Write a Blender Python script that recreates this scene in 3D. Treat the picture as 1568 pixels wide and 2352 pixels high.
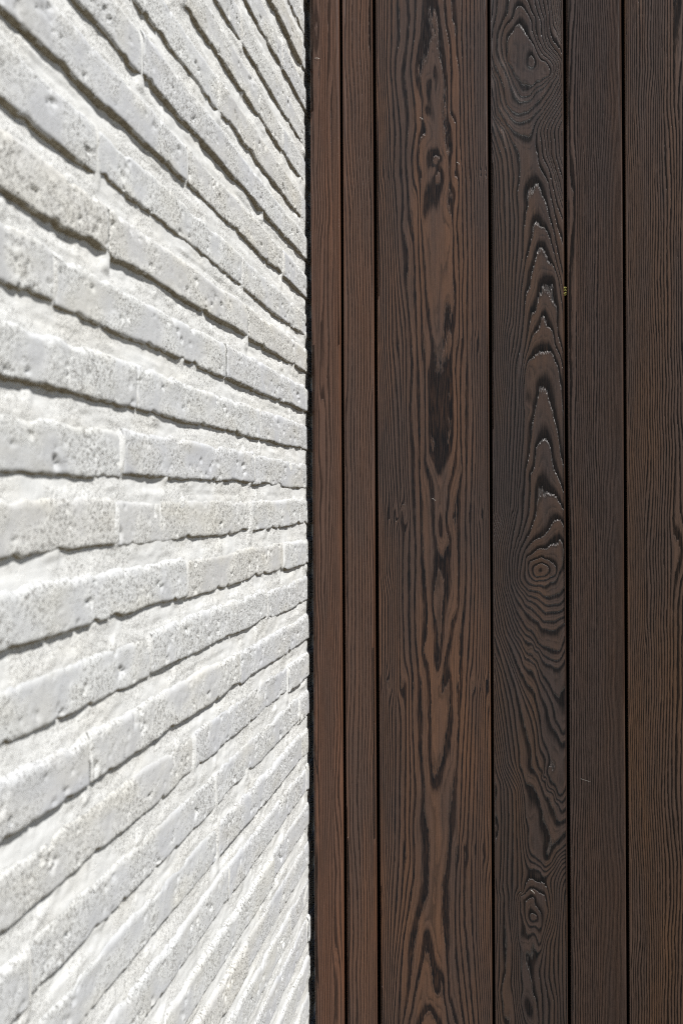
import bpy, math, random
import numpy as np
from mathutils import Matrix, Vector

for o in list(bpy.data.objects):
    bpy.data.objects.remove(o)
scene = bpy.context.scene

# ------------------------------------------------------------------ camera
FPX = 1568 * 50.0 / 24.0            # focal length in units of 1/1568 of the frame width
VPX, VPY = 1184.0, 1148.0           # where the brick courses run to
CORNER = 704.0                      # where the brick face meets the cladding plane
psi = math.atan((VPX - 784) / FPX)
depth = FPX * 0.05 / 87.25
lx = (CORNER - 784) / FPX * depth
D = depth * math.cos(psi) + lx * math.sin(psi)
CX = depth * math.sin(psi) - lx * math.cos(psi)
CZ = 1.40
ROLL = 12.0 / 2352
cam_data = bpy.data.cameras.new("camera")
cam = bpy.data.objects.new("camera", cam_data)
scene.collection.objects.link(cam)
scene.camera = cam
cam_data.sensor_fit = 'HORIZONTAL'
cam_data.sensor_width = 24.0
cam_data.lens = 50.0
cam_data.shift_y = -26.0 / 1568
cam_data.clip_start = 0.05
cam_data.clip_end = 400
cam_data.dof.use_dof = True
cam_data.dof.focus_distance = 1.84
cam_data.dof.aperture_fstop = 15.0
fw = Vector((-math.sin(psi), math.cos(psi), 0))
rt = Vector((math.cos(psi), math.sin(psi), 0))
up = Vector((0, 0, 1))
R_ = rt * math.cos(ROLL) - up * math.sin(ROLL)
U_ = up * math.cos(ROLL) + rt * math.sin(ROLL)
CAM = Vector((CX, -D, CZ))
m = Matrix.Identity(4)
for i in range(3):
    m[i][0], m[i][1], m[i][2], m[i][3] = R_[i], U_[i], -fw[i], CAM[i]
cam.matrix_world = m

# ------------------------------------------------------------------ sky, sun, exposure
SUN = Vector((0.43, -0.47, 0.70)).normalized()
world = bpy.data.worlds.new("World")
scene.world = world
world.use_nodes = True
wn = world.node_tree
bgn = wn.nodes['Background']
sky = wn.nodes.new('ShaderNodeTexSky')
sky.sky_type = 'NISHITA'
sky.sun_disc = False
sky.sun_elevation = math.asin(SUN.z)
sky.sun_rotation = math.atan2(SUN.x, SUN.y)
sky.air_density = 1.0
sky.dust_density = 1.0
wn.links.new(sky.outputs[0], bgn.inputs[0])
bgn.inputs[1].default_value = 0.05
sl = bpy.data.lights.new("sun", 'SUN')
sl.energy = 5.0
sl.angle = math.radians(0.53)
sl.color = (1.0, 0.98, 0.945)
so = bpy.data.objects.new("sun", sl)
scene.collection.objects.link(so)
so.rotation_euler = SUN.to_track_quat('Z', 'Y').to_euler()
so.location = (3, -3, 4)
scene.view_settings.view_transform = 'Standard'
scene.view_settings.look = 'None'
scene.view_settings.exposure = 0.62
scene.view_settings.gamma = 1.0
scene.view_settings.use_curve_mapping = False

# ------------------------------------------------------------------ helpers
def px_ray(px, py):
    px = np.asarray(px, float); py = np.asarray(py, float)
    a = (px - 784) / FPX; b = (1150 - py) / FPX
    return [a * R_[i] + b * U_[i] + fw[i] for i in range(3)]

def on_cladding(px, py):            # frame position -> (x, z) on the plane y = 0
    d = px_ray(px, py); t = (0 - CAM.y) / d[1]
    return CAM.x + t * d[0], CAM.z + t * d[2]

def on_bricks(px, py):              # frame position -> (y, z) on the plane x = 0
    d = px_ray(px, py); t = (0 - CAM.x) / d[0]
    return CAM.y + t * d[1], CAM.z + t * d[2]

def from_cladding(x, z):            # point of the plane y = 0 -> source pixel of the photograph
    vx, vy, vz = x - CAM.x, 0 - CAM.y, z - CAM.z
    r = vx * R_[0] + vy * R_[1] + vz * R_[2]
    u = vx * U_[0] + vy * U_[1] + vz * U_[2]
    f = vx * fw[0] + vy * fw[1] + vz * fw[2]
    return (784 + FPX * r / f) * 1.63265, (1150 - FPX * u / f) * 1.63265

def vnoise(x, y, seed):
    x = np.asarray(x, float); y = np.asarray(y, float)
    tab = np.random.RandomState(seed).rand(256, 256) * 2 - 1
    xi = np.floor(x).astype(int); yi = np.floor(y).astype(int)
    fx = x - xi; fy = y - yi
    fx = fx * fx * (3 - 2 * fx); fy = fy * fy * (3 - 2 * fy)
    a = tab[xi % 256, yi % 256]; b = tab[(xi + 1) % 256, yi % 256]
    c = tab[xi % 256, (yi + 1) % 256]; d = tab[(xi + 1) % 256, (yi + 1) % 256]
    return (a * (1 - fx) + b * fx) * (1 - fy) + (c * (1 - fx) + d * fx) * fy

def fbm(x, y, seed, n=4):
    s = 0; a = 1.0; t = 0
    for k in range(n):
        s = s + a * vnoise(x * 2 ** k + 17 * k, y * 2 ** k + 5 * k, seed + k); t += a; a *= 0.5
    return s / t

def grid_faces(nu, nv, off=0):
    i = np.arange(nu - 1)[:, None]; j = np.arange(nv - 1)[None, :]
    a = (i * nv + j).ravel() + off
    return np.stack([a, a + nv, a + nv + 1, a + 1], 1)

def mesh_np(name, co, faces, mat, smooth=True, extra=()):
    me = bpy.data.meshes.new(name)
    co = np.asarray(co, np.float32).reshape(-1, 3)
    faces = np.asarray(faces, np.int32)
    nq = len(faces); ne = len(extra)
    me.vertices.add(len(co)); me.vertices.foreach_set('co', co.ravel())
    loops = list(faces.ravel()); starts = list(range(0, nq * 4, 4)); tot = [4] * nq
    p = nq * 4
    for e in extra:
        loops += list(e); starts.append(p); tot.append(len(e)); p += len(e)
    me.loops.add(p); me.loops.foreach_set('vertex_index', np.array(loops, np.int32))
    me.polygons.add(nq + ne)
    me.polygons.foreach_set('loop_start', np.array(starts, np.int32))
    me.polygons.foreach_set('loop_total', np.array(tot, np.int32))
    me.polygons.foreach_set('use_smooth', np.full(nq + ne, smooth))
    me.update(calc_edges=True); me.validate()
    if mat: me.materials.append(mat)
    return me

def link(name, me, parent=None, loc=None):
    o = bpy.data.objects.new(name, me)
    scene.collection.objects.link(o)
    if parent: o.parent = parent
    if loc is not None: o.location = loc
    return o

def tag(o, label=None, cat=None, group=None, kind=None):
    for k, v in (('label', label), ('category', cat), ('group', group), ('kind', kind)):
        if v: o[k] = v
    return o

class N:
    def __init__(s, name):
        s.mat = bpy.data.materials.new(name); s.mat.use_nodes = True
        s.t = s.mat.node_tree; s.b = s.t.nodes['Principled BSDF']
    def node(s, kind, **kw):
        n = s.t.nodes.new(kind)
        for k, v in kw.items(): setattr(n, k, v)
        return n
    def put(s, sock, v):
        if hasattr(v, 'links') or isinstance(v, bpy.types.NodeSocket): s.t.links.new(v, sock)
        else: sock.default_value = v
    def math(s, op, a, b=None, c=None, clamp=False):
        n = s.node('ShaderNodeMath', operation=op); n.use_clamp = clamp
        s.put(n.inputs[0], a)
        if b is not None: s.put(n.inputs[1], b)
        if c is not None: s.put(n.inputs[2], c)
        return n.outputs[0]
    def ramp(s, f, pts, interp='LINEAR'):
        n = s.node('ShaderNodeValToRGB'); cr = n.color_ramp; cr.interpolation = interp
        while len(cr.elements) < len(pts): cr.elements.new(0.5)
        for e, (p, c) in zip(cr.elements, pts):
            e.position = p
            e.color = (c, c, c, 1) if not isinstance(c, tuple) else (*c, 1)
        s.put(n.inputs[0], f); return n.outputs[0]
    def mix(s, f, a, b, blend='MIX'):
        n = s.node('ShaderNodeMix', data_type='RGBA', blend_type=blend)
        s.put(n.inputs[0], f)
        s.put(n.inputs[6], (*a, 1) if isinstance(a, tuple) else a)
        s.put(n.inputs[7], (*b, 1) if isinstance(b, tuple) else b)
        return n.outputs[2]
    def coord(s, kind='Object'):
        return s.node('ShaderNodeTexCoord').outputs[kind]
    def mapping(s, v, scale=(1, 1, 1), loc=(0, 0, 0)):
        n = s.node('ShaderNodeMapping'); s.put(n.inputs[0], v)
        s.put(n.inputs['Scale'], scale); s.put(n.inputs['Location'], loc); return n.outputs[0]
    def noise(s, v, scale=1, detail=2, rough=0.5):
        n = s.node('ShaderNodeTexNoise'); s.put(n.inputs['Vector'], v)
        s.put(n.inputs['Scale'], scale); s.put(n.inputs['Detail'], detail); s.put(n.inputs['Roughness'], rough)
        return n.outputs[0]
    def bump(s, h, dist, strength=1.0, normal=None):
        n = s.node('ShaderNodeBump'); s.put(n.inputs['Height'], h)
        n.inputs['Distance'].default_value = dist; n.inputs['Strength'].default_value = strength
        if normal is not None: s.put(n.inputs['Normal'], normal)
        return n.outputs[0]

# ------------------------------------------------------------------ materials
def stone_material(name, white, grey, warm, pit_amount, seed, world_space=True):
    n = N(name)
    geo = n.node('ShaderNodeNewGeometry').outputs['Position']
    rnd = n.node('ShaderNodeObjectInfo').outputs['Random']
    off = n.node('ShaderNodeCombineXYZ'); n.put(off.inputs[0], n.math('MULTIPLY', rnd, 7.0))
    va = n.node('ShaderNodeVectorMath', operation='ADD'); n.put(va.inputs[0], geo); n.put(va.inputs[1], off.outputs[0])
    v = va.outputs[0]
    # smooth patches against porous patches, along the brick
    patch = n.noise(n.mapping(v, (22, 11, 22)), 1, 3, 0.55)
    porous = n.ramp(patch, [(0.42, 0.0), (0.55, 1.0)])
    fine = n.noise(v, 900, 3, 0.65)
    grit = n.noise(n.mapping(v, (1, 1, 1)), 330, 3, 0.6)
    vor = n.node('ShaderNodeTexVoronoi', feature='F1'); n.put(vor.inputs['Vector'], v); n.put(vor.inputs['Scale'], 230.0)
    hole = n.ramp(vor.outputs['Distance'], [(0.16, 1.0), (0.28, 0.0)])
    sel = n.noise(v, 95, 2, 0.5)
    selm = n.ramp(sel, [(0.48, 0.0), (0.54, 1.0)])
    hole = n.math('MULTIPLY', hole, selm)
    hole = n.math('MULTIPLY', hole, n.math('MULTIPLY_ADD', porous, 0.8, 0.2))
    pits = n.ramp(grit, [(0.36, 1.0), (0.43, 0.0)])
    pits = n.math('MULTIPLY', pits, n.math('MULTIPLY_ADD', porous, 0.93, 0.07))
    allp = n.math('MAXIMUM', hole, pits)
    allp = n.math('MULTIPLY', allp, pit_amount)
    tone = n.noise(n.mapping(v, (30, 9, 30)), 1, 2, 0.5)
    c = n.mix(n.ramp(patch, [(0.38, 1.0), (0.52, 0.0)]), white, grey)
    c = n.mix(n.math('MULTIPLY', n.ramp(tone, [(0.5, 0.0), (0.72, 1.0)]), 0.45), c, warm)
    # tone of each piece
    c = n.mix(1.0, c, n.ramp(rnd, [(0.0, (0.93, 0.93, 0.94)), (0.5, (1.0, 1.0, 0.99)), (1.0, (0.97, 0.95, 0.91))]), 'MULTIPLY')
    c = n.mix(1.0, c, n.ramp(fine, [(0.3, 0.90), (0.6, 1.0)]), 'MULTIPLY')
    c = n.mix(n.math('MULTIPLY', allp, 0.6), c, (0.15, 0.135, 0.115))
    n.put(n.b.inputs['Base Color'], c)
    n.b.inputs['Roughness'].default_value = 0.92
    n.b.inputs['Specular IOR Level'].default_value = 0.2
    h = n.math('SUBTRACT', n.math('MULTIPLY', n.noise(v, 420, 4, 0.6), n.math('MULTIPLY_ADD', porous, 0.88, 0.12)), n.math('MULTIPLY', allp, 1.0))
    n.put(n.b.inputs['Normal'], n.bump(h, 0.0012, 1.0, n.bump(n.noise(v, 110, 3, 0.6), 0.0010, 0.35)))
    return n.mat

M_brick = stone_material("white_brick", (0.545, 0.552, 0.55), (0.445, 0.453, 0.466), (0.53, 0.515, 0.46), 1.0, 1)
M_mortar = stone_material("mortar", (0.60, 0.605, 0.60), (0.575, 0.583, 0.585), (0.59, 0.58, 0.545), 0.5, 5)
# the unwashed underside of the bricks keeps its brown sanded skin
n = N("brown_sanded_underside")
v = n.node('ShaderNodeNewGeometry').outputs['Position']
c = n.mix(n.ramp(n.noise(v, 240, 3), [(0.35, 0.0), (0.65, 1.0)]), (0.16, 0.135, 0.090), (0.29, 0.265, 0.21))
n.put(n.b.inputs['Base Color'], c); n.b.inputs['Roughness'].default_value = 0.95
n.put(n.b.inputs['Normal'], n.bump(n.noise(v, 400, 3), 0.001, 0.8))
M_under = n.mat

def wood_material(name, brown, warm, dark, jitter, reliefd, dark_to, dark_soft, fibre=1.0, rough=0.36, edge=0.35):
    n = N(name)
    att = n.node('ShaderNodeAttribute', attribute_name='ring')
    ring = att.outputs['Fac']
    loose = n.node('ShaderNodeAttribute', attribute_name='loose').outputs['Fac']
    geo = n.node('ShaderNodeNewGeometry').outputs['Position']
    j1 = n.noise(n.mapping(geo, (650, 650, 70)), 1, 2, 0.6)
    j2 = n.noise(n.mapping(geo, (90, 90, 9)), 1, 2, 0.5)
    jj = n.math('ADD', n.math('MULTIPLY', n.math('SUBTRACT', j1, 0.5), jitter),
                n.math('MULTIPLY', n.math('SUBTRACT', j2, 0.5), jitter * 0.9))
    s = n.math('FRACT', n.math('ADD', ring, jj))
    # each year ring: brushed-out hollow after the sharp edge, rising to a flat hard band
    prof = n.ramp(s, [(0.0, 0.0), (dark_to * .5, 0.30), (dark_soft, 0.8), (0.85, 1.0), (0.95, 1.0), (1.0, 0.0)])
    tone = n.ramp(s, [(0.0, 0.0), (dark_to, 0.10), (dark_soft, 0.85), (min(dark_soft + 0.12, 0.9), 1.0), (0.97, 1.0), (1.0, 0.2)])
    f1 = n.noise(n.mapping(geo, (1500, 1500, 38)), 1, 3, 0.6)
    f2 = n.noise(n.mapping(geo, (520, 520, 9)), 1, 3, 0.6)
    # the soft zone is fibrous: streaks of hard wood reach into it
    streak = n.math('MULTIPLY', n.math('SUBTRACT', f1, 0.47), 1.5 * fibre)
    t2 = n.math('ADD', tone, n.math('MULTIPLY', streak, loose), clamp=True)
    big = n.noise(n.mapping(geo, (28, 28, 3.2)), 1, 3, 0.55)
    c = n.mix(n.ramp(big, [(0.40, 0.0), (0.66, 1.0)]), brown, warm)
    c = n.mix(1.0, c, n.ramp(f2, [(0.25, 0.72), (0.5, 1.0), (0.75, 1.22)]), 'MULTIPLY')
    s2 = n.math('FRACT', n.math('MULTIPLY_ADD', n.math('ADD', ring, n.math('MULTIPLY', jj, 0.6)), 3.0, 0.31))
    faint = n.ramp(s2, [(0.0, 0.42), (0.34, 1.0), (0.88, 1.08), (1.0, 0.42)])
    part = n.ramp(n.noise(n.mapping(geo, (160, 160, 3.0)), 1, 2), [(0.36, 0.0), (0.55, 1.0)])
    c = n.mix(n.math('MULTIPLY', part, 0.9), c, n.mix(1.0, c, faint, 'MULTIPLY'))
    c = n.mix(t2, dark, c)
    n.put(n.b.inputs['Base Color'], c)
    gl = n.ramp(s, [(0.0, edge), (0.02, 0.12), (dark_to, 0.15), (dark_soft, 0.36), (0.93, 0.36), (0.96, edge)])
    n.put(n.b.inputs['Specular IOR Level'], gl)
    n.put(n.b.inputs['Roughness'], n.math('MULTIPLY_ADD', f1, 0.22, rough - 0.08))
    h = n.math('ADD', n.math('MULTIPLY', prof, loose), n.math('MULTIPLY', n.math('MULTIPLY', f1, n.math('SUBTRACT', 1.25, tone)), 0.30 * fibre))
    n.put(n.b.inputs['Normal'], n.bump(h, reliefd, 1.0))
    return n.mat

M_w0 = wood_material("wood_fine_warm", (0.060, 0.0325, 0.0225), (0.082, 0.0370, 0.0205), (0.019, 0.0115, 0.0090), 0.35, 0.00030, 0.24, 0.48)
M_w1 = wood_material("wood_plain_warm", (0.048, 0.0275, 0.0200), (0.066, 0.0320, 0.0185), (0.009, 0.006, 0.0055), 0.35, 0.00040, 0.14, 0.32)
M_w2 = wood_material("wood_banded", (0.038, 0.0225, 0.0170), (0.066, 0.0320, 0.0175), (0.0036, 0.0036, 0.0046), 0.30, 0.00050, 0.24, 0.42, 1.7, 0.36, 0.4)
M_w3 = wood_material("wood_knotty", (0.024, 0.0158, 0.0138), (0.038, 0.0205, 0.0125), (0.0020, 0.0021, 0.0026), 0.26, 0.00110, 0.22, 0.48, 1.3, 0.36, 0.8)
M_w4 = wood_material("wood_fine_dark", (0.033, 0.0205, 0.0165), (0.042, 0.0225, 0.0145), (0.0026, 0.0019, 0.0019), 0.5, 0.00040, 0.36, 0.52)
M_w5 = wood_material("wood_fine_brown", (0.037, 0.0220, 0.0160), (0.052, 0.0265, 0.0140), (0.0034, 0.0024, 0.0021), 0.5, 0.00040, 0.32, 0.50)
mb = N("dark_membrane"); mb.b.inputs['Base Color'].default_value = (0.01, 0.01, 0.011, 1); mb.b.inputs['Roughness'].default_value = 0.95
mb.b.inputs['Specular IOR Level'].default_value = 0.1

# ------------------------------------------------------------------ ground
n = N("paving_gravel")
v = n.coord('Object')
c = n.mix(n.ramp(n.noise(v, 60, 4, 0.6), [(0.35, 0.0), (0.65, 1.0)]), (0.11, 0.09, 0.06), (0.20, 0.17, 0.12))
c = n.mix(n.ramp(n.noise(v, 1.3, 3), [(0.4, 0.0), (0.6, 0.4)]), c, (0.10, 0.09, 0.06))
n.put(n.b.inputs['Base Color'], c); n.b.inputs['Roughness'].default_value = 0.95
n.put(n.b.inputs['Normal'], n.bump(n.noise(v, 90, 3), 0.006))
gs = 60.0
me = mesh_np("ground", [(-gs, -gs, 0), (gs, -gs, 0), (gs, gs, 0), (-gs, gs, 0)], [(0, 1, 2, 3)], n.mat, False)
tag(link("ground", me), kind='structure')

# ------------------------------------------------------------------ white brick wall
PITCH = 0.05
BH = 0.0365
TOPZ = 2.55
_, z_ref = on_bricks(CORNER, 1123)           # lower edge of the course just above eye level
Y_END = 0.10
Y_NEAR = -2.3
wall = tag(bpy.data.objects.new("brick_wall", None),
           "white wall of long thin rough bricks with recessed mortar joints, left of the dark timber", "wall")
scene.collection.objects.link(wall)

def brick_mesh(seed, L=0.505, H=BH):
    rs = np.random.RandomState(seed)
    prof = [(-0.055, H / 2), (-0.012, H / 2), (-0.008, H / 2 - .0001), (-0.0055, H / 2 - .0003), (-0.0036, H / 2 - .0009),
            (-0.0020, H / 2 - .0019), (-0.0009, H / 2 - .0032), (-0.0003, H / 2 - .0046)]
    front = [(0.0, z) for z in np.linspace(H / 2 - .0064, -H / 2 + .0064, 15)]
    front = [(0.0, z) for z in np.linspace(H / 2 - .0064, -H / 2 + .0040, 16)]
    low = [(-.0005, -H / 2 + .0031), (-.0016, -H / 2 + .0022), (-.0032, -H / 2 + .0014), (-.0056, -H / 2 + .0006), (-.0085, -H / 2), (-.012, -H / 2), (-.055, -H / 2)]
    pr = np.array(prof + front + low)
    NV = len(pr)
    us = np.concatenate([[0, .0012, .003, .006], np.arange(.0095, L - .0095, .0034), [L - .006, L - .003, L - .0012, L]])
    U, V = np.meshgrid(us, np.arange(NV), indexing='ij')
    X = pr[:, 0][V].copy(); Z = pr[:, 1][V].copy()
    # edges: slow waviness plus crumbs
    edge_t = 0.0012 * vnoise(us / .09, us * 0 + 3, seed) + .0007 * vnoise(us / .018, us * 0 + 9, seed + 1) + .0003 * vnoise(us / .006, us * 0, seed + 2)
    edge_b = 0.0013 * vnoise(us / .08, us * 0 + 5, seed + 3) + .0006 * vnoise(us / .02, us * 0 + 1, seed + 4) + .0003 * vnoise(us / .006, us * 0, seed + 5)
    chip = np.clip(vnoise(us / .025, us * 0 + 7, seed + 6) - .55, 0, 1) * .007
    chipb = np.clip(vnoise(us / .022, us * 0 + 2, seed + 7) - .5, 0, 1) * .006
    wt = np.clip((Z / (H / 2) - 0.35) / 0.5, 0, 1); wb = np.clip((-Z / (H / 2) - 0.35) / 0.5, 0, 1)
    Z = Z + wt * (edge_t - chip)[:, None] + wb * (edge_b + chipb)[:, None]
    face = np.clip((X + .012) / .010, 0, 1)
    rough = .5 + .5 * np.clip(vnoise(U / .09, Z * 0, seed + 11) * 2, -1, 1)
    n1 = fbm(U / .06, Z / .03, seed + 8, 2) * .0008
    n2 = fbm(U / .007, Z / .005, seed + 9, 2) * (.00005 + .0003 * rough)
    pit = np.clip(fbm(U / .009, Z / .006, seed + 10, 2) - .50, 0, 1) * .010
    X = X + face * (n1 + n2 - pit)
    Z = Z + (1 - face * .5) * .0004 * vnoise(U / .006, V * 1.0, seed + 12)
    # ends eased back
    endd = np.minimum(U, L - U)
    back = np.clip(.0035 - endd, 0, 1)
    X = X - face * (back ** 2) / .0035 * .3
    co = np.stack([X, U, Z], -1)
    nu = len(us)
    caps = [list(range(NV)), list(range((nu - 1) * NV, nu * NV))[::-1]]
    me = mesh_np("brick", co.reshape(-1, 3), grid_faces(nu, NV)[:, ::-1], M_brick, True, caps)
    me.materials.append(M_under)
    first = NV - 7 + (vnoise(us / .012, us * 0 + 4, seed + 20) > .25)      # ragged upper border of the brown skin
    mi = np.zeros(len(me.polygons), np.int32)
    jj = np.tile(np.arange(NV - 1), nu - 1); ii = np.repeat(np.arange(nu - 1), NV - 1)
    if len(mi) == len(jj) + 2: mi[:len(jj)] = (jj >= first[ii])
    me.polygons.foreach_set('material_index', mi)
    return me

variants = [brick_mesh(100 + 31 * k) for k in range(26)]
BL = 0.505
JW = 0.0024
rows = range(-int((z_ref) / PITCH), int((TOPZ - z_ref) / PITCH))
# joints of some courses, read where they show: course index -> position in the photograph (x, y)
seen = {0: (285, 1085), -1: (580, 1190), -2: (655, 1300), -3: (350, 1560), -5: (450, 1780), -6: (690, 1700), -8: (140, 2240), -7: (505, 1975),
        1: (600, 990), 2: (520, 790), 3: (250, 640), 4: (225, 395), 5: (430, 420), 6: (330, 300)}
rs = random.Random(4)
joint_rows = {}
last = 0
for k in rows:
    # course k has its lower edge at z_ref + k*PITCH
    if k in seen:
        y0, _ = on_bricks(*seen[k]); phase = float(y0)
    else:
        phase = last + 0.5 * (BL + JW) + rs.uniform(-.12, .12)
    last = phase
    period = BL + JW
    ys = []
    y = phase
    while y < Y_END: y += period
    while y > Y_NEAR - period:
        ys.append(y); y -= period
    joint_rows[k] = ys
    for y in ys:                     # brick from this joint away from the camera side
        if y - JW / 2 - BL > Y_END or y < Y_NEAR: continue
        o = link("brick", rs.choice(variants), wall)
        flip = False
        zc = z_ref + k * PITCH + BH / 2 + rs.uniform(-.0015, .0015)
        dx = rs.uniform(-.0015, .0010)
        if flip:
            o.rotation_euler = (math.pi, 0, 0)
            o.location = (dx, y - JW / 2, zc)
        else:
            o.location = (dx, y - JW / 2 - BL, zc)
        o.rotation_euler[2] += rs.uniform(-.0018, .0018)
        o.rotation_euler[0] += rs.uniform(-.0030, .0030)

# mortar bed: one relief sheet, recessed between the courses and almost flush in the head joints
zs = [0.0]
for k in rows:
    zb = z_ref + k * PITCH
    # joint below the course: zb-JH .. zb ; then up the brick
    if 0.62 < zb < 2.22:
        zs += list(np.linspace(zb - .0165, zb + .003, 11)) + list(np.linspace(zb + .007, zb + .030, 5))
    else:
        zs += [zb - .010, zb - .004, zb + .01, zb + .025]
zs.append(TOPZ)
zs = np.array(sorted(z for z in zs if 0 <= z <= TOPZ))
ys = np.concatenate([np.arange(Y_NEAR - .3, -1.3, .02), np.arange(-1.3, Y_END, .0036), [Y_END]])
Yg, Zg = np.meshgrid(ys, zs, indexing='ij')
zrel = (((Zg - z_ref) / PITCH) + .5) % 1.0 - .5          # 0 at the lower edge of a course
slope = np.clip((-zrel * PITCH) / .0135, 0, 1)
deep = .0036 + .0012 * vnoise(Yg / .11, (Zg - z_ref + .007) / PITCH // 1 * 3.7, 71) + .0008 * vnoise(Yg / .03, (Zg - z_ref + .007) / PITCH // 1 * 1.7, 72)
deep = deep - (deep - .0022) * np.clip((Yg + .05) / .04, 0, 1)      # the joint is filled out towards the corner
Xg = -deep + (deep - .0028) * slope ** 1.3 + fbm(Yg / .045, Zg / .02, 7, 2) * .0008 + fbm(Yg / .014, Zg / .0035, 17, 2) * .0005
Xg += np.clip(fbm(Yg / .03, Zg / .02, 27, 2) - .45, 0, 1) * .005
for k, yl in joint_rows.items():
    zc = z_ref + k * PITCH + BH / 2
    inz = np.clip(1 - (np.abs(Zg - zc) - .0125) / .004, 0, 1)
    for y in yl:
        if (k * 7 + int(y * 100)) % 5 < 2:          # at some joints mortar was smeared out under the brick end
            plug = np.clip(1 - (np.abs(Yg - y) - .006) / .008, 0, 1) * np.clip(1 - (np.abs(Zg - zc + .020) - .006) / .004, 0, 1)
            Xg = Xg + plug * (np.maximum(-.0014 + fbm(Yg / .01, Zg / .008, 47, 2) * .0012, Xg) - Xg)
        w = np.clip(1 - (np.abs(Yg - y) - .0055) / .007, 0, 1) * inz
        Xg = Xg + w * (np.maximum(-.0006 + fbm(Yg / .012, Zg / .01, 37, 2) * .0012, Xg) - Xg)
nu, nv = Yg.shape
me = mesh_np("mortar", np.stack([Xg, Yg, Zg], -1).reshape(-1, 3), grid_faces(nu, nv), M_mortar)
link("mortar", me, wall)
# solid body of the wall behind the mortar
def box(x0, x1, y0, y1, z0, z1):
    co = [(x0, y0, z0), (x1, y0, z0), (x1, y1, z0), (x0, y1, z0), (x0, y0, z1), (x1, y0, z1), (x1, y1, z1), (x0, y1, z1)]
    f = [(0, 3, 2, 1), (4, 5, 6, 7), (0, 1, 5, 4), (1, 2, 6, 5), (2, 3, 7, 6), (3, 0, 4, 7)]
    return co, f
co, f = box(-.24, -.03, Y_NEAR - .3, Y_END + .02, 0.002, TOPZ)
link("wall_core", mesh_np("wall_core", co, f, M_mortar, False), wall)

# ------------------------------------------------------------------ year rings traced on the two figured boards
# every list: ring value, then chains of (zone, points); zones are windows on the board
def Z3(z, pts): return [(1820 + x * .20408, 480 * (z - 1) + y * .20408) for x, y in pts]
ZY = {1: 0, 2: 640, 3: 1280, 4: 1920, 5: 2560, 6: 3180}
def Z2(z, pts): return [(1400 + x * .28061, ZY[z] + y * .28061) for x, y in pts]

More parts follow.
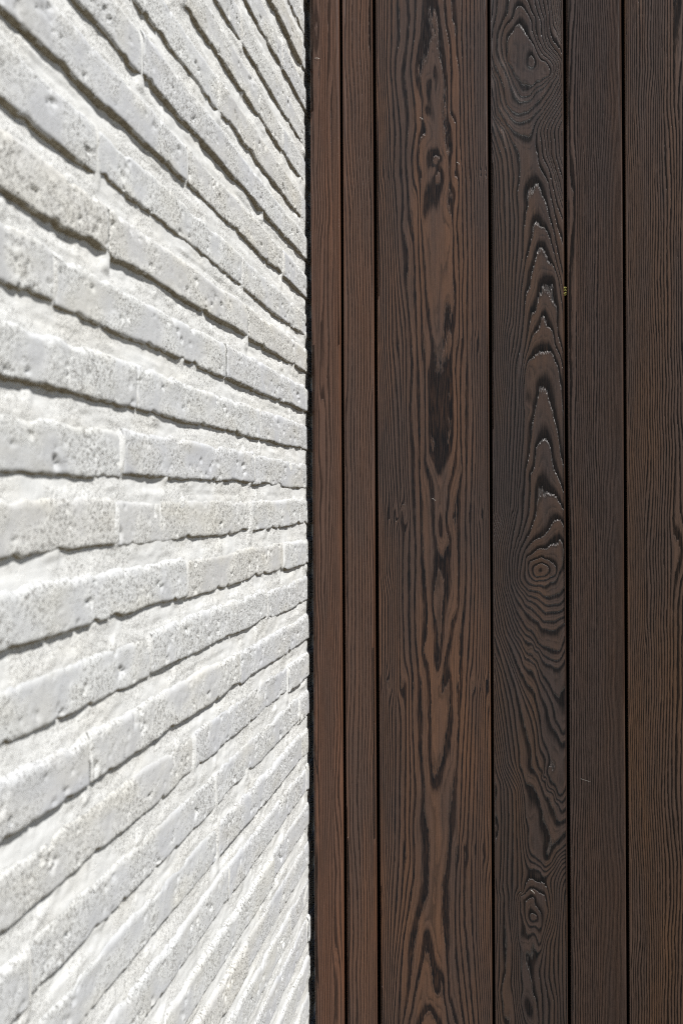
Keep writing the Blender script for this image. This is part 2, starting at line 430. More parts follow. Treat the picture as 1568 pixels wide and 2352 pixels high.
knotty = [
 (0, [Z3(1, [(790,1110),(880,1080),(905,1130),(880,1210),(830,1230),(790,1180),(790,1110)])]),
 (-.5, [Z3(1, [(840,1150)])]),
 (.62, [Z3(1, [(620,800),(650,1300),(1000,1300),(850,1400)])]),
 (1, [Z3(1, [(620,420),(700,530),(800,690),(900,860),(990,1050),(1100,1120),(1175,1280),(1150,1390),(1000,1480),(880,1550),(760,1550),(640,1460),(540,1350),(480,1210),(410,1130),(405,950),(415,700),(440,630),(500,590),(550,480),(620,420)])]),
 (2, [Z3(1, [(610,80),(720,160),(800,290),(845,420),(880,640),(970,870),(1060,1010),(1180,1120),(1245,1200),(1240,1320),(1190,1410),(1000,1560),(880,1640),(800,1750),(700,1775),(620,1720),(540,1560),(460,1370),(390,1180),(320,1000),(300,830),(305,680),(340,540),(410,420),(500,330),(540,170),(610,80)])]),
 (3, [Z3(1, [(770,0),(840,200),(910,340),(905,520),(960,720),(1080,940),(1210,1060),(1285,1200),(1260,1330),(1110,1540),(900,1710),(800,1830),(700,1850),(580,1800),(500,1650),(430,1430),(330,1200),(240,1000),(222,830),(245,600),(300,450),(390,260),(430,0)])]),
 (4, [Z3(1, [(900,0),(950,230),(1010,400),(1030,640),(1100,870),(1260,1060),(1330,1200),(1310,1360),(1200,1560),(1060,1760),(900,1940),(770,2050),(590,2080),(480,2030),(400,1930),(350,1700),(300,1480),(200,1230),(130,1050),(110,850),(140,520),(200,250),(220,0)])]),
 (5, [Z3(1, [(960,0),(1030,250),(1075,400),(1080,600),(1140,830),(1300,1030),(1370,1200),(1330,1450),(1200,1700),(1000,2000),(800,2190),(620,2240),(500,2180),(330,1950),(280,1750),(240,1550),(150,1350),(90,1100),(60,870),(80,500),(130,250),(150,0)])]),
 (6, [Z3(1, [(1040,0),(1100,300),(1120,600),(1180,800),(1340,1020)]), Z3(1,[(45,1000),(90,1250),(180,1500),(215,1900),(330,2130),(450,2310)]), Z3(2, [(490,20),(620,110),(760,150),(820,140),(870,0)]), Z3(1,[(80,0),(50,300)])]),
 (6.75, [Z3(2, [(720,450),(700,700),(800,650)])]),
 (7, [Z3(1,[(45,1280),(110,1550),(165,1850),(200,2120),(360,2350)]), Z3(2, [(370,10),(460,180),(540,330),(600,520),(630,740),(615,1000),(580,1200),(600,1400),(612,1700),(610,2000),(590,2350)]), Z3(3,[(580,0),(565,300),(550,600),(530,1000),(520,1250),(450,1500)]),
      Z3(2,[(930,60),(915,300),(950,480),(1000,720),(1070,840),(1160,1040),(1180,1200),(1240,1460),(1310,1800),(1390,2050),(1430,2250)]), Z3(1,[(1120,0),(1160,300),(1180,550),(1250,760),(1390,950)])]),
 (8, [Z3(2,[(345,20),(420,250),(485,500),(525,900),(500,1200),(540,1700),(520,2350)]), Z3(2,[(1000,60),(1040,500),(1150,750),(1220,1050),(1300,1400),(1420,1700)]), Z3(1,[(1190,0),(1240,450),(1390,780)]), Z3(1,[(45,1600),(130,2000),(160,2130),(330,2350)])]),
 (9, [Z3(2,[(230,0),(330,250),(395,500),(430,800),(448,1200),(460,1700),(450,2350)]), Z3(2,[(1060,60),(1120,500),(1250,850),(1330,1200),(1420,1500)]), Z3(1,[(45,1700),(90,2000),(150,2180),(230,2350)])]),
 (11, [Z3(2,[(60,60),(150,280),(235,600),(262,1000),(265,1400),(300,1900),(310,2350)]), Z3(2,[(1180,60),(1200,500),(1320,900),(1415,1250)]), Z3(1,[(1300,0),(1390,650)])]),
 (12, [Z3(2,[(1250,60),(1290,500),(1415,950)])]),
 (14, [Z3(2,[(65,420),(115,850),(140,1200),(160,1800),(170,2350)]), Z3(2,[(1390,60),(1400,500)])]),
 (17, [Z3(2,[(70,1400),(75,1800)]), Z3(3,[(80,100),(85,800),(92,1500),(97,2200)])]),
 (6, [Z3(2,[(930,1020),(980,1060),(1050,1230),(1110,1370),(1160,1600),(1240,1860),(1280,2100),(1330,2350)]), Z3(2,[(930,1020),(890,1110),(810,1140),(770,1230),(775,1400),(740,1550),(700,1900),(690,2350)]), Z3(3,[(1330,0),(1390,250),(1430,450)]), Z3(3,[(690,0),(620,500),(590,900),(560,1300),(520,1650)])]),
 (5, [Z3(2,[(930,1720),(1000,1790),(1090,1850),(1170,2000),(1250,2280)]), Z3(2,[(930,1720),(870,1770),(860,1960),(810,2180),(770,2350)]), Z3(3,[(1270,0),(1310,190),(1380,450),(1430,720)]), Z3(3,[(750,0),(660,650),(640,1100),(600,1500),(560,1750)])]),
 (4, [Z3(2,[(1010,2170),(1060,2240),(1110,2340)]), Z3(2,[(1010,2170),(960,2220),(930,2350)]), Z3(3,[(1120,0),(1170,140),(1250,190),(1330,430),(1370,700),(1410,950),(1440,1250)]), Z3(3,[(920,0),(880,150),(830,300),(790,600),(740,700),(710,1100),(680,1400),(640,1700),(580,1950),(550,2350)])]),
 (3, [Z3(3,[(1070,570),(1110,610),(1190,690),(1240,850),(1305,940),(1305,1200),(1320,1400),(1400,1700),(1440,1850)]), Z3(3,[(1070,570),(1030,650),(960,830),(920,1010),(830,1070),(810,1200),(760,1550),(700,1850),(640,2300)])]),
 (2, [Z3(3,[(1070,1120),(1100,1200),(1150,1290),(1190,1310),(1240,1400),(1280,1650),(1370,1850),(1440,2150)]), Z3(3,[(1070,1120),(1020,1190),(970,1370),(850,1480),(800,1650),(740,1850),(690,2100),(670,2350)])]),
 (1, [Z3(3,[(1030,1765),(1120,1785),(1240,1780),(1270,1900),(1330,2030),(1370,2350)]), Z3(3,[(1030,1765),(950,1800),(840,1870),(760,1970),(720,2200),(710,2350)])]),
 (1, [Z3(4,[(1380,0),(1410,400),(1450,750)]), Z3(4,[(700,0),(690,300),(715,500),(700,1000),(660,1500),(640,1800),(610,2000),(600,2350)])]),
 (0, [Z3(4,[(1030,60),(1130,90),(1170,250),(1240,520),(1320,950),(1380,1320),(1450,1550)]), Z3(4,[(1030,60),(980,150),(950,300),(910,460),(870,650),(840,900),(800,1300),(760,1500),(730,1750),(715,2000),(690,2350)])]),
 (.55, [Z3(4,[(850,60),(820,500)]), Z3(3,[(900,2200),(1000,2080),(1150,2050)])]), (.3, [Z3(4,[(930,0),(900,250)])]),
 (-1, [Z3(4,[(1070,1000),(1190,1150),(1220,1370),(1270,1600),(1370,1810),(1455,2030)]), Z3(4,[(1070,1000),(980,1080),(920,1200),(910,1350),(880,1550),(820,1660),(820,1950),(800,2350)])]),
 (-2, [Z3(4,[(980,1910),(1080,2010),(1190,2000),(1300,2070),(1370,2200),(1450,2330)]), Z3(4,[(975,1920),(960,2100),(930,2350)])]),
 (4.3, [Z3(4,[(540,0),(530,500),(510,1000),(480,1600),(440,2350)])]),
 (3, [Z3(4,[(640,0),(600,800),(560,1500),(530,2350)])]),
 (8, [Z3(4,[(360,0),(320,500),(300,1200),(330,2000),(310,2350)])]),
 (12, [Z3(4,[(230,0),(200,800),(190,1600),(200,2350)])]),
 (16, [Z3(4,[(100,300),(105,900)])]), (14, [Z3(4,[(115,1500),(120,1700)])]),
 (0, [Z3(5,[(690,0),(670,200),(610,450),(560,620),(515,800),(497,1000),(505,1250),(545,1370),(615,1500),(720,1680),(880,1800),(1050,2000),(1270,2010),(1460,1900)])]),
 (-1, [Z3(5,[(785,80),(700,350),(620,550),(560,750),(540,1000),(550,1230),(620,1400),(760,1580),(940,1700),(1090,1840),(1350,1830),(1460,1730)])]),
 (-2, [Z3(5,[(930,0),(870,200),(790,420),(700,600),(620,800),(590,1100),(590,1220),(650,1380),(780,1520),(980,1600),(1060,1670),(1160,1710),(1370,1680),(1440,1580)])]),
 (-3, [Z3(5,[(1330,130),(1250,170),(1180,290),(1050,450),(960,490),(830,570),(750,680),(690,850),(645,1100),(640,1220),(740,1380),(860,1440),(960,1460),(1050,1530),(1200,1560),(1350,1500),(1450,1380)]), Z3(5,[(1330,130),(1400,180),(1440,280),(1470,400)])]),
 (-4, [Z3(5,[(1350,510),(1280,600),(1200,600),(1040,675),(960,680),(900,730),(820,800),(740,880),(735,1150),(780,1280),(880,1340),(1000,1335),(1110,1360),(1190,1280),(1330,1150),(1400,1000),(1440,700)]), Z3(5,[(1350,510),(1400,560),(1460,680)])]),
 (-5, [Z3(5,[(800,940),(950,870),(1100,880),(1200,930),(1290,1010),(1300,1120),(1180,1200),(1080,1245),(900,1250),(830,1180),(790,1060),(800,940)])]),
 (-6, [Z3(5,[(870,1080),(900,1000),(1000,950),(1120,980),(1160,1080),(1080,1170),(960,1190),(890,1150),(870,1080)])]),
 (-6.8, [Z3(5,[(1010,1070)])]),
 (1, [Z3(5,[(600,0),(560,200),(500,500),(457,800),(450,1000),(465,1280),(550,1550),(700,1790),(860,1960),(960,2010),(1100,2150),(1250,2180),(1380,2090),(1460,2040)])]),
 (2, [Z3(5,[(540,0),(490,250),(420,600),(387,900),(388,1150),(435,1450),(530,1700),(610,1880),(680,2000),(780,2150),(880,2230),(950,2350)]), Z3(6,[(950,10),(1000,80),(1050,120),(1220,160),(1340,205),(1380,170),(1430,20)])]),
 (3, [Z3(5,[(500,0),(440,300),(370,650),(348,1000),(375,1350),(460,1650),(550,1930),(620,2080),(700,2200),(800,2280),(870,2350)]), Z3(6,[(870,10),(940,130),(1050,260),(1200,350),(1300,380),(1400,300),(1440,200)])]),
 (4, [Z3(5,[(410,300),(340,650),(322,1000),(345,1350),(430,1680),(520,1970),(640,2230)]), Z3(6,[(760,20),(870,80),(960,200),(1030,340),(1070,400),(1200,450),(1320,520),(1420,440),(1450,380)])]),
 (5, [Z3(5,[(380,200),(300,650),(270,1000),(292,1350),(370,1680),(470,2020),(570,2270)]), Z3(6,[(640,0),(700,150),(790,260),(900,350),(980,500),(1060,650),(1150,770),(1240,940),(1300,1040),(1370,1000),(1450,880)])]),
 (6, [Z3(5,[(250,650),(235,1000),(255,1350),(330,1700),(430,2050),(530,2300)]), Z3(6,[(570,0),(680,200),(790,350),(900,430),(960,560),(1000,720),(1120,930),(1240,1180),(1300,1480),(1370,1600),(1410,1700),(1460,1650)])]),
 (7, [Z3(5,[(205,900),(218,1300),(295,1700),(400,2150)]), Z3(6,[(500,0),(640,270),(690,450),(780,560),(880,640),(960,830),(1010,1020),(1110,1200),(1160,1400),(1200,1540),(1290,1680),(1400,1900),(1460,1850)])]),
 (8, [Z3(5,[(165,900),(178,1300),(240,1700),(340,2180)]), Z3(6,[(400,0),(560,350),(700,650),(790,850),(900,980),(940,1150),(1000,1400),(1040,1770),(1110,1960),(1250,2350)]), Z3(7,[(1130,90),(1250,280),(1370,490),(1450,400)])]),
 (9, [Z3(6,[(340,0),(600,700),(700,930),(860,1260),(950,1600),(1000,1950),(1100,2200)]), Z3(7,[(1060,150),(1200,380),(1300,560),(1400,620),(1460,540)])]),
 (10, [Z3(5,[(118,1350),(150,1700),(240,2200)]), Z3(6,[(300,0),(500,500),(680,1000),(850,1480),(900,1750),(930,2100),(1000,2350)]), Z3(7,[(1000,0),(1100,230),(1200,430),(1330,650),(1400,790),(1470,730)])]),
 (11, [Z3(6,[(250,0),(400,400),(560,900),(650,1300),(740,1700),(830,2010),(840,2350)]), Z3(7,[(850,10),(920,80),(1000,260),(1080,500),(1200,680),(1270,830),(1300,960),(1420,970)])]),
 (12, [Z3(6,[(190,0),(350,550),(440,850),(530,1300),(570,1650),(620,2000),(630,2350)]), Z3(7,[(650,0),(690,120),(800,310),(900,400),(990,600),(1040,850),(1050,1000),(1140,1120),(1190,1300),(1220,1420),(1300,1380),(1400,1230),(1470,1180)])]),
 (13, [Z3(6,[(150,200),(300,600),(420,1100),(480,1600),(540,2100)]), Z3(7,[(580,0),(660,250),(720,550),(740,900),(790,1100),(790,1400),(850,1590),(970,1690),(1090,1820),(1200,1740),(1300,1560),(1470,1400)])]),
 (12.6, [Z3(7,[(900,900),(900,1300),(1000,1500)])]),
 (16, [Z3(6,[(125,400),(200,1000),(300,1700),(380,2300)]), Z3(7,[(600,400),(620,800),(640,1300),(690,1900),(650,2300)])]),
 (18, [Z3(7,[(500,500),(510,1000),(510,1500),(495,2300)])]),
 (19, [Z3(6,[(120,1000),(180,1700),(270,2300)]), Z3(7,[(410,400),(430,900),(420,1400),(410,2000)]), Z3(8,[(440,0),(440,300),(470,650),(500,900),(495,1300),(480,1600),(520,1900),(560,2300)])]),
 (20, [Z3(7,[(350,500),(360,1000),(350,1500),(320,2200)]), Z3(8,[(350,0),(365,500),(380,900),(370,1400),(310,1650),(300,1750),(340,2200)])]),
 (21, [Z3(7,[(280,300),(305,900),(290,1700),(260,2300)]), Z3(8,[(280,0),(265,700),(265,1300),(250,1600),(230,1750),(280,2300)])]),
 (22, [Z3(7,[(150,100),(205,420),(145,900),(150,1500),(185,2000)]), Z3(8,[(230,0),(225,700),(200,1300),(180,1650),(240,2200)])]),
 (22.6, [Z3(7,[(160,1100)])]),
 (23, [Z3(8,[(170,0),(165,700),(140,1200)])]),
 (15, [Z3(8,[(600,100),(590,400),(600,750),(650,1000),(660,1500),(690,1700),(650,1950),(700,2200)])]),
 (14, [Z3(8,[(650,0),(650,280),(720,550),(790,740)]), Z3(8,[(1090,0),(1140,300),(1080,600),(1000,900)])]),
 (13, [Z3(8,[(800,60),(725,200),(735,420),(790,530),(900,550),(1030,545),(1030,470),(990,290),(920,190),(880,40)])]),
 (12, [Z3(8,[(820,350),(880,330),(950,420),(900,465),(840,450),(815,390),(820,350)])]),
 (11.6, [Z3(8,[(880,400)])]),
 (14.7, [Z3(8,[(730,900),(830,900),(720,1500)])]),
 (15, [Z3(8,[(870,850),(910,1000),(870,1120),(740,1100),(770,1280),(830,1500),(870,1800),(930,1980),(960,2300)])]),
 (16.2, [Z3(8,[(1100,800),(1000,1400),(1050,1900),(1050,2300)]), Z3(7,[(1400,1700),(1200,2100)])]),
 (18, [Z3(8,[(1180,900),(1150,1500),(1250,1950),(1250,2300)])]),
 (21, [Z3(8,[(1400,600),(1400,1500),(1420,2200)]), Z3(7,[(1470,2200)])]),
 (15, [Z3(7,[(900,1850),(1000,1900),(1120,1990),(1200,1900)])]),
]

banded = [
 (0, [Z2(1,[(800,410),(840,520),(860,720),(920,900),(945,1050),(945,1500),(960,1800),(1000,2100),(1010,2350)]), Z2(2,[(985,350),(1050,650),(1065,900),(1050,1200),(1060,1500),(1080,1720)]),
      Z2(1,[(800,410),(770,500),(740,640),(650,900),(610,1030),(640,1200),(660,1350),(660,1560),(700,1740),(620,1850),(605,2050),(600,2200),(640,2350)]), Z2(2,[(625,0),(630,600),(660,850),(690,1300),(720,1700),(780,2200),(800,2350)]),
      Z2(3,[(800,20),(830,150),(870,250),(870,380),(910,430),(920,300),(930,100),(950,0)]), Z2(2,[(1080,1720),(1000,1740),(950,1900),(935,2350)])]),
 (-.45, [Z2(1,[(780,700),(780,1000),(850,1600),(850,1900)]), Z2(2,[(780,600),(850,900),(880,1300),(860,1700),(850,2100)])]),
 (-.82, [Z2(1,[(800,960),(770,1100),(750,1200),(735,1330),(720,1450)])]), (-.84, [Z2(2,[(800,130),(840,250),(840,380)])]),
 (-1.0, [Z2(1,[(740,2150),(810,2090),(890,2110),(880,2290),(830,2345)])]),
 (-1.2, [Z2(1,[(820,2190)])]),
 (-.6, [Z2(1,[(700,2100),(690,2300),(950,2150),(960,2330),(870,1950)]), Z2(1,[(700,1100),(860,1100),(680,1450),(800,1450)])]),
 (.06, [Z2(1,[(700,100),(700,400),(620,700),(570,1000)]), Z2(1,[(880,300),(900,600),(980,1100),(980,1500),(1030,2000)]), Z2(2,[(1080,300),(1010,2000),(1050,2300)])]),
 (.22, [Z2(3,[(728,450),(730,650),(732,850),(735,1050),(738,1250),(745,1450)]), Z2(3,[(1055,450),(1060,650),(1065,850),(1068,1050),(1060,1250),(1030,1450)])]),
 (.17, [Z2(3,[(780,500),(900,700),(980,900),(780,1100),(900,1400),(870,1700),(950,1200),(740,700),(1000,500)]), Z2(4,[(900,100),(900,300)])]),
 (1, [Z2(1,[(570,0),(560,400),(500,900),(520,1100),(560,1400),(575,1700),(520,2100),(530,2350)]), Z2(2,[(590,300),(600,500),(612,1200),(640,1700),(660,2350)]), Z2(1,[(940,0),(960,300),(1020,650),(1030,1000),(1020,1500),(1100,1650),(1100,2000),(1090,2350)]), Z2(2,[(1130,100),(1130,400),(1100,700),(1120,1000),(1140,1500),(1140,2300)]),
      Z2(3,[(690,0),(695,600),(700,1200),(700,1600),(760,1800),(800,1950),(820,2350)]), Z2(3,[(1110,0),(1085,400),(1110,800),(1115,1200),(1080,1600),(1000,1900),(960,2350)]), Z2(4,[(810,0),(820,250),(860,480),(930,560),(1000,400),(960,100)])]),
 (1, [Z2(4,[(820,1000),(800,1250),(850,1500),(870,2050),(890,1700),(910,1300),(940,1000)])]),
 (2, [Z2(1,[(470,0),(485,250),(440,800),(415,1000),(450,1300),(470,1600),(440,2000),(440,2350)]), Z2(2,[(455,0),(480,500),(540,900),(560,1300),(570,1700),(590,2300)]), Z2(1,[(1040,0),(1060,250),(1100,360),(1110,700),(1145,950),(1150,1500),(1150,1900),(1180,2350)]), Z2(2,[(1180,0),(1180,600),(1195,1200),(1175,1700),(1190,2350)]),
      Z2(3,[(590,0),(610,600),(620,1300),(620,1800),(660,2350)]), Z2(3,[(1165,0),(1150,600),(1160,1300),(1180,1700),(1100,2100),(1070,2350)]), Z2(4,[(650,0),(660,400),(690,900),(720,1300),(720,1600),(670,1850),(740,2050),(760,2350)]), Z2(4,[(1120,0),(1120,400),(1130,900),(1110,1300),(1030,1500),(1010,1700),(940,2000),(900,2350)])]),
 (2, [Z2(5,[(770,0),(770,500),(760,850),(800,1250)]), Z2(5,[(1020,0),(1020,400),(970,750),(880,1100),(800,1250)])]),
 (3, [Z2(1,[(345,0),(350,500),(300,800),(295,1050),(340,1450),(370,1800),(380,2350)]), Z2(2,[(390,0),(400,500),(380,750),(440,1000),(460,1200),(440,1500),(480,1900),(520,2350)]), Z2(3,[(510,0),(530,300),(500,900),(540,1400),(560,2350)]), Z2(4,[(560,0),(570,600),(560,1200),(570,1700),(620,2350)]), Z2(5,[(640,0),(650,600),(640,900),(690,1400),(680,1700),(730,2000),(730,2350)]), Z2(6,[(730,0),(725,600),(600,1000),(540,1400),(480,1900),(400,2350)]),
      Z2(1,[(1180,0),(1170,500),(1190,1000),(1200,1600),(1220,2350)]), Z2(2,[(1225,0),(1240,700),(1255,1200),(1240,1700),(1240,2350)]), Z2(3,[(1240,0),(1225,900),(1230,1600),(1220,2350)]), Z2(4,[(1215,0),(1220,600),(1210,1200),(1150,1700),(1150,2350)]), Z2(5,[(1110,0),(1130,500),(1110,1000),(1060,1300),(1030,1800),(1010,2350)]), Z2(6,[(1010,0),(920,500),(920,900),(980,1550),(1000,2000),(1100,2350)])]),
 (2.55, [Z2(5,[(900,1500),(850,1900),(900,2300)]), Z2(6,[(820,300),(780,700),(780,1000),(850,1400)])]),
 (2, [Z2(6,[(710,1230),(660,1500),(600,1800),(500,2300)]), Z2(6,[(710,1230),(760,1500),(790,1850),(850,1960),(930,1800),(930,1950),(980,2300)])]),
 (1.5, [Z2(6,[(690,1700),(660,2000),(800,2080),(860,2150)])]),
 (1, [Z2(6,[(740,2170),(690,2250),(640,2350)]), Z2(6,[(740,2170),(800,2250),(850,2350)])]),
 (4, [Z2(1,[(260,0),(250,600),(235,900),(270,1350),(300,1800),(270,2350)]), Z2(2,[(280,0),(320,600),(330,1000),(360,1450),(430,2000),(440,2350)]), Z2(3,[(440,0),(440,700),(440,1100),(490,2350)]), Z2(4,[(490,0),(490,1200),(500,1900),(540,2350)]), Z2(5,[(520,0),(530,700),(550,1100),(570,1500),(540,1900),(550,2350)]), Z2(6,[(555,0),(540,380),(480,800),(410,1200),(370,1700),(350,2350)]),
      Z2(1,[(1230,0),(1240,1000),(1280,2350)]), Z2(2,[(1290,0),(1310,1200),(1320,2350)]), Z2(3,[(1300,0),(1320,1000),(1290,2350)]), Z2(4,[(1280,0),(1300,800),(1270,1600),(1230,2350)]), Z2(5,[(1240,0),(1180,1000),(1130,2350)]), Z2(6,[(1110,0),(1080,800),(1090,1500),(1200,2350)])]),
 (6, [Z2(1,[(150,0),(140,900),(170,1500),(200,2350)]), Z2(2,[(210,0),(260,900),(290,1600),(330,2350)]), Z2(3,[(340,0),(380,900),(400,1700),(430,2350)]), Z2(4,[(350,0),(350,1200),(360,2350)]), Z2(5,[(440,0),(440,1000),(430,1700),(440,2350)]), Z2(6,[(430,0),(380,700),(290,1500),(240,2350)]),
      Z2(1,[(1340,0),(1335,1000),(1370,2350)]), Z2(2,[(1375,0),(1390,1200),(1400,2350)]), Z2(3,[(1370,0),(1400,1300),(1370,2350)]), Z2(4,[(1370,0),(1390,1000),(1360,2350)]), Z2(5,[(1320,0),(1290,900),(1240,2350)]), Z2(6,[(1200,0),(1200,1000),(1330,2350)])]),
 (8, [Z2(1,[(80,0),(90,900),(120,1600),(140,2350)]), Z2(2,[(150,0),(195,900),(210,1500),(215,2350)]), Z2(3,[(215,0),(270,900),(300,1600),(340,2350)]), Z2(4,[(270,0),(290,700),(300,1200),(290,1700),(300,2350)]), Z2(5,[(300,0),(300,1000),(290,2350)]), Z2(6,[(290,0),(240,900),(200,2350)]),
      Z2(1,[(1420,0),(1420,2350)]), Z2(2,[(1440,0),(1450,2350)]), Z2(3,[(1450,0),(1440,2350)]), Z2(4,[(1460,0),(1460,1200),(1430,2350)]), Z2(5,[(1410,0),(1360,2350)]), Z2(6,[(1350,0),(1370,1200),(1440,2350)])]),
 (11, [Z2(2,[(60,400),(90,1200),(110,2350)]), Z2(3,[(110,0),(160,900),(190,1600),(230,2350)]), Z2(4,[(200,0),(180,800),(230,1100),(220,2350)]), Z2(5,[(170,0),(200,1200),(170,2350)]), Z2(6,[(180,0),(140,900),(110,2350)]),
      Z2(1,[(1480,300),(1490,2350)]), Z2(2,[(1505,0),(1510,2350)]), Z2(3,[(1510,0),(1520,2350)]), Z2(4,[(1530,0),(1530,2350)]), Z2(5,[(1490,0),(1470,2350)]), Z2(6,[(1450,0),(1460,1200),(1520,2350)])]),
 (14, [Z2(3,[(60,300),(90,1500),(100,2350)]), Z2(4,[(100,0),(90,800),(120,1100),(120,2350)]), Z2(5,[(100,0),(110,2350)]), Z2(6,[(110,0),(100,500)])]),
 (9.5, [Z2(1,[(30,0),(30,900)])]), (11, [Z2(1,[(35,1800)])]),
]

def resample(chain, step=26.0):
    p = np.array(chain, float)
    if len(p) < 2: return p
    out = []
    for a, b in zip(p[:-1], p[1:]):
        k = max(1, int(np.hypot((b[0] - a[0]) * 1.5, b[1] - a[1]) / step))
        for i in range(k): out.append(a + (b - a) * i / k)
    out.append(p[-1]); return np.array(out)

def ring_field(curves, X, Y, stretch, smooth, seed):
    P = []; V = []
    for val, chains in curves:
        for ch in chains:
            q = resample(ch) if len(ch) > 3 or val % 1 == 0 else np.array(ch, float)
            P.append(q); V.append(np.full(len(q), float(val)))
    P = np.concatenate(P); V = np.concatenate(V)
    # drop near duplicates
    key = np.unique((P[:, 0] // 3) * 10000 + (P[:, 1] // 6), return_index=True)[1]
    P = P[key]; V = V[key]
    P = P * np.array([stretch, 1.0]) / 100.0
    def ker(r2): return 0.5 * r2 * np.log(r2 + 1e-9)
    nP = len(P)
    d2 = ((P[:, None] - P[None]) ** 2).sum(-1)
    A = np.zeros((nP + 3, nP + 3)); A[:nP, :nP] = ker(d2) + np.eye(nP) * smooth
    A[:nP, nP] = 1; A[:nP, nP + 1:] = P; A[nP, :nP] = 1; A[nP + 1:, :nP] = P.T
    w = np.linalg.solve(A, np.concatenate([V, [0, 0, 0]]))
    Q = np.stack([X.ravel() * stretch / 100, Y.ravel() / 100], 1)
    out = np.empty(len(Q))
    for s in range(0, len(Q), 4000):
        q = Q[s:s + 4000]
        r2 = (q[:, 0:1] - P[None, :, 0]) ** 2 + (q[:, 1:2] - P[None, :, 1]) ** 2
        out[s:s + 4000] = ker(r2) @ w[:nP] + w[nP] + q @ w[nP + 1:]
    F = out.reshape(X.shape)
    F = F + 0.045 * fbm(X / 24, Y / 300, seed, 2) + 0.03 * vnoise(X / 9, Y / 90, seed + 9)
    return F

def fine_field(kind, X, Y):
    rs_ = 900 + kind * 13
    w = vnoise(Y / 420, Y * 0, rs_) * 9 + vnoise(Y / 130, X / 60, rs_ + 1) * 3
    if kind == 0:
        F = (X - 1160 + w) / 9.5 + 1.6 * vnoise(X / 26, Y / 1500, rs_ + 2) + .5 * vnoise(X / 40, Y / 700, 3)
    elif kind == 1:
        wv = 20 * np.exp(-((Y - 150) / 170.) ** 2) - 10 * np.tanh((Y - 620) / 250) + w * 0.8 - .0045 * (Y - 1900)
        F = (X - 1290 + wv) / (11.5 + 4.5 * np.exp(-((Y - 150) / 350.) ** 2)) + .8 * vnoise(X / 30, Y / 900, rs_ + 2)
    elif kind == 4:
        F = (X - 2130 + w * .8) / (11.5 - (X - 2130) * .024) + 1.0 * vnoise(X / 30, Y / 1100, rs_ + 2)
    else:
        F = (X - 2350 + w) / (6.8 + (X - 2350) * .012) + 1.0 * vnoise(X / 35, Y / 1000, rs_ + 2)
        F = F - 3.2 * np.exp(-(((X - 2600) / 75.) ** 2 + ((Y - 2070) / 150.) ** 2))
    return F + .22 * fbm(X / 12, Y / 160, rs_ + 3, 2)

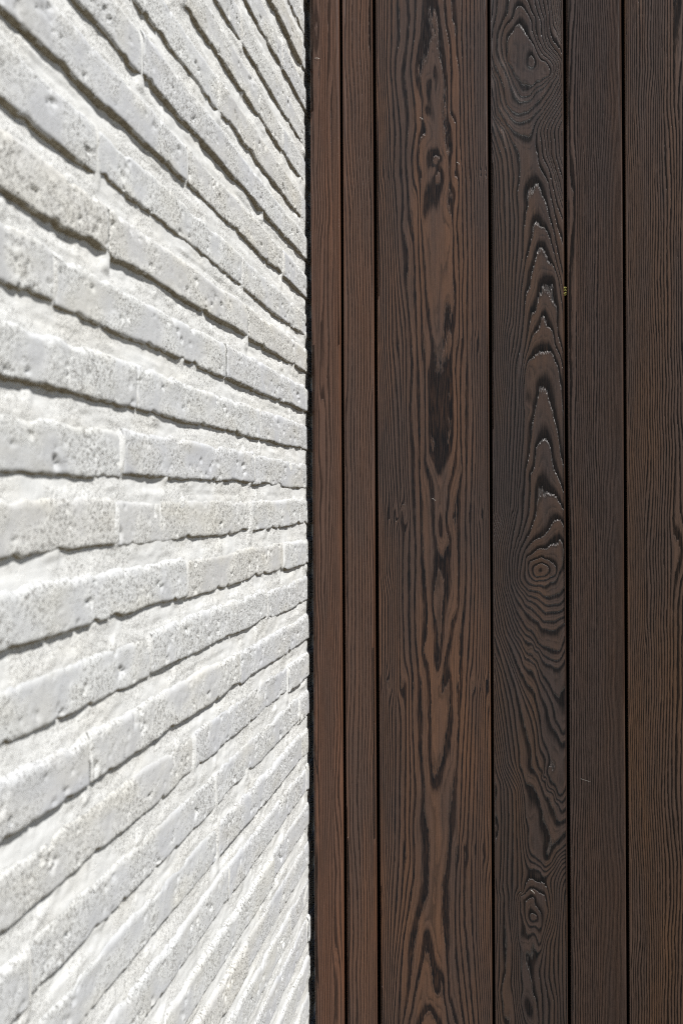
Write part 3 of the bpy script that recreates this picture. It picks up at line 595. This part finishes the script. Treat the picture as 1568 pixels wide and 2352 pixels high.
# ------------------------------------------------------------------ timber cladding
clad = tag(bpy.data.objects.new("timber_cladding", None),
           "dark brown brushed timber boards standing upright with narrow black gaps, right of the white bricks", "cladding")
scene.collection.objects.link(clad)
edges = [(715.6, 782.7), (789.5, 858.8), (866.6, 1122.5), (1129.2, 1296.6), (1303.8, 1430.8), (1438.2, 1612.0)]
mats = [M_w0, M_w1, M_w2, M_w3, M_w4, M_w5]
labels = ["narrow warm brown board with fine straight grain", "narrow warm brown board with gently curving grain",
          "widest board with brown and black banded grain", "board with deep brushed grain, arrow figures and knots",
          "dark greyish board with fine straight grain", "brown board with very fine grain"]
BT = 0.020                           # board thickness
Z0, Z1 = 0.06, 2.55
zf0, zf1 = 0.66, 2.16
board_edges = []
for i, (a, b) in enumerate(edges):
    x0 = float(on_cladding(a, 882)[0]); x1 = float(on_cladding(b, 882)[0])
    board_edges.append((x0, x1))
    dz = 0.0030 if i in (2, 3) else 0.006
    zs = np.concatenate([np.linspace(Z0, zf0, 40)[:-1], np.arange(zf0, zf1, dz), np.linspace(zf1, Z1, 26)])
    du = 0.0022 if i in (2, 3) else 0.0030
    r = 0.0016
    nx = int((x1 - x0 - 2 * r) / du)
    xs = np.linspace(x0 + r, x1 - r, nx)
    Xg, Zg = np.meshgrid(xs, zs, indexing='ij')
    sx, sy = from_cladding(Xg, Zg)
    if i == 3: F = ring_field(knotty, sx, sy, 2.2, 0.0015, 51)
    elif i == 2: F = ring_field(banded, sx, sy, 3.0, 0.0015, 61)
    else: F = fine_field(i, sx, sy)
    gx = np.gradient(F, xs, axis=0); gz = np.gradient(F, zs, axis=1)
    loose = np.clip(1000 / (np.hypot(gx, gz) + 1e-6) / 9.0, .22 if i in (2, 3) else .6, 1.0)     # narrow rings wear less deep than wide ones
    # the eased long edges of the board, added as extra columns on both sides
    def col(x, y, f): return np.stack([np.full(len(zs), x), np.full(len(zs), y), zs], -1), f
    E0 = F[0] * 0 + .72
    L = [col(x0, BT, E0), col(x0, r, E0), col(x0 + r * .3, r * .3, E0), col(x0 + r - .00003, 0, E0)]
    Rr = [col(x1 - r + .00003, 0, E0), col(x1 - r * .3, r * .3, E0), col(x1, r, E0), col(x1, BT, E0)]
    bow = 0.0003 * vnoise(zs / .35, zs * 0 + i, 77)
    mid = np.stack([Xg, np.zeros_like(Xg) + bow[None], Zg], -1)
    co = np.concatenate([np.stack([c for c, _ in L]), mid, np.stack([c for c, _ in Rr])])
    FF = np.concatenate([np.stack([f for _, f in L]), F, np.stack([f for _, f in Rr])])
    nu, nv = co.shape[:2]
    LL = np.concatenate([np.repeat(loose[:1], 4, 0), loose, np.repeat(loose[-1:], 4, 0)])
    wav = .00035 * vnoise(zs / .22, zs * 0 + i, 79)
    co[:4, :, 0] += wav; co[-4:, :, 0] += .00028 * vnoise(zs / .25, zs * 0 + i, 81)
    base = [0, (nu - 1) * nv, (nu - 1) * nv + nv - 1, nv - 1]
    top = [k * nv + nv - 1 for k in range(nu)]
    bot = [k * nv for k in range(nu)][::-1]
    me = mesh_np("board", co.reshape(-1, 3), grid_faces(nu, nv), mats[i], True, [base, top[::1], bot])
    at = me.attributes.new('ring', 'FLOAT', 'POINT')
    at.data.foreach_set('value', FF.astype(np.float32).ravel())
    me.attributes.new('loose', 'FLOAT', 'POINT').data.foreach_set('value', LL.astype(np.float32).ravel())
    o = link("board", me, clad)
    o['label'] = labels[i]
# two plainer boards continue the wall beyond the frame
for k, (w_, src) in enumerate([(0.082, 4), (0.115, 5)]):
    x0 = board_edges[-1][1] + .0036 if k == 0 else x0 + .082 + .0036
    xs = np.linspace(x0, x0 + w_, int(w_ / .003)); zs = np.linspace(Z0, Z1, 120)
    Xg, Zg = np.meshgrid(xs, zs, indexing='ij'); sx, sy = from_cladding(Xg, Zg)
    F = fine_field(0, sx, sy)
    co = np.stack([Xg, Xg * 0, Zg], -1)
    co = np.concatenate([co[:1] + np.array([0, BT, 0]), co, co[-1:] + np.array([0, BT, 0])])
    FF = np.concatenate([F[:1], F, F[-1:]])
    nu, nv = co.shape[:2]
    me = mesh_np("board", co.reshape(-1, 3), grid_faces(nu, nv), mats[src], False, [[0, (nu - 1) * nv, nu * nv - 1, nv - 1]])
    me.attributes.new('ring', 'FLOAT', 'POINT').data.foreach_set('value', FF.astype(np.float32).ravel())
    me.attributes.new('loose', 'FLOAT', 'POINT').data.foreach_set('value', np.full(FF.size, .7, np.float32))
    link("board", me, clad)
# battens and black membrane behind the boards
co, f = box(0.0075, x0 + .13, 0.062, 0.075, 0.05, TOPZ)
link("membrane", mesh_np("membrane", co, f, mb.mat, False), clad)
for zc in (0.35, 0.95, 1.55, 2.15):
    co, f = box(0.012, x0 + .12, BT + .001, 0.061, zc - .024, zc + .024)
    link("batten", mesh_np("batten", co, f, mb.mat, False), clad)

# ------------------------------------------------------------------ small things caught on the boards
n = N("yellow_green_lichen")
n.put(n.b.inputs['Base Color'], n.mix(n.noise(n.coord(), 900, 2), (0.09, 0.085, 0.015), (0.24, 0.22, 0.05)))
n.b.inputs['Roughness'].default_value = 0.8
lx0, lz0 = on_cladding((1820 + 1460 * .20408) / 1.63265, (960 + 640 * .20408) / 1.63265)
lx0 = float(lx0); lz0 = float(lz0)
co = []; fc = []
r0 = random.Random(8)
for k in range(46):                  # a tuft of tiny curled lobes
    c0 = Vector((lx0 + r0.uniform(-.0016, .0016), r0.uniform(-.0004, .0035), lz0 + r0.choice((-1, 1)) * r0.uniform(.001, .0055)))
    a = Vector((r0.uniform(-1, 1), r0.uniform(-1, .3), r0.uniform(-1, 1))).normalized() * r0.uniform(.0006, .0014)
    b = a.cross(Vector((r0.uniform(-1, 1), 1, r0.uniform(-1, 1)))).normalized() * a.length * .8
    nrm = a.cross(b).normalized() * .0004
    i0 = len(co)
    co += [c0 - a, c0 + b + nrm, c0 + a, c0 - b + nrm]
    fc.append((i0, i0 + 1, i0 + 2, i0 + 3))
o = link("lichen_tuft", mesh_np("lichen_tuft", [tuple(p) for p in co], fc, n.mat, False))
tag(o, "tiny yellow green lichen tuft in the gap right of the knotty board", "lichen")

n = N("pale_fibre"); n.b.inputs['Base Color'].default_value = (0.75, 0.73, 0.68, 1); n.b.inputs['Roughness'].default_value = 0.6
def fibre(p0, p1, rad, label):
    a = on_cladding(p0[0] / 1.63265, p0[1] / 1.63265); b = on_cladding(p1[0] / 1.63265, p1[1] / 1.63265)
    A = Vector((float(a[0]), -.0006, float(a[1]))); B = Vector((float(b[0]), -.0012, float(b[1])))
    d = (B - A).normalized(); s1 = d.cross(Vector((0, 1, 0))).normalized(); s2 = d.cross(s1)
    co = []; fc = []
    for k in range(7):
        t = k / 6; c = A.lerp(B, t) + Vector((0, -.0009 * math.sin(math.pi * t), 0)) + s1 * .0008 * math.sin(2.4 * t)
        rr = rad * .6 * (1.0 - .6 * t)
        for q in range(5):
            an = q * 2 * math.pi / 5
            co.append(tuple(c + (s1 * math.cos(an) + s2 * math.sin(an)) * rr))
    for k in range(6):
        for q in range(5):
            fc.append((k * 5 + q, k * 5 + (q + 1) % 5, k * 5 + 5 + (q + 1) % 5, k * 5 + 5 + q))
    o = link("plant_fibre", mesh_np("plant_fibre", co, fc, n.mat, True, [[0, 1, 2, 3, 4], [34, 33, 32, 31, 30]]))
    tag(o, label, "fibre", "pale plant fibres caught on the boards")
fibre((1181, 217), (1199, 222), .00032, "tiny white fibre stuck near the top of the first board from the bricks")
fibre((1574, 440), (1584, 450), .00030, "short white fibre lying slanted high on the widest banded board")
fibre((1712, 608), (1722, 618), .00022, "thin pale fibre on the widest board, right of its upper knot")
fibre((1620, 1869), (1632, 1879), .00018, "thin pale fibre at mid height on the widest banded board")
fibre((1990, 3338), (2002, 3352), .00030, "pale fibre caught above the small low knot of the knotty board")
fibre((2176, 2921), (2213, 2935), .00008, "hair thin fibre low on the dark greyish board right of the knotty one")

scene.render.engine = 'CYCLES'
scene.cycles.use_denoising = False
scene.cycles.filter_width = 1.1
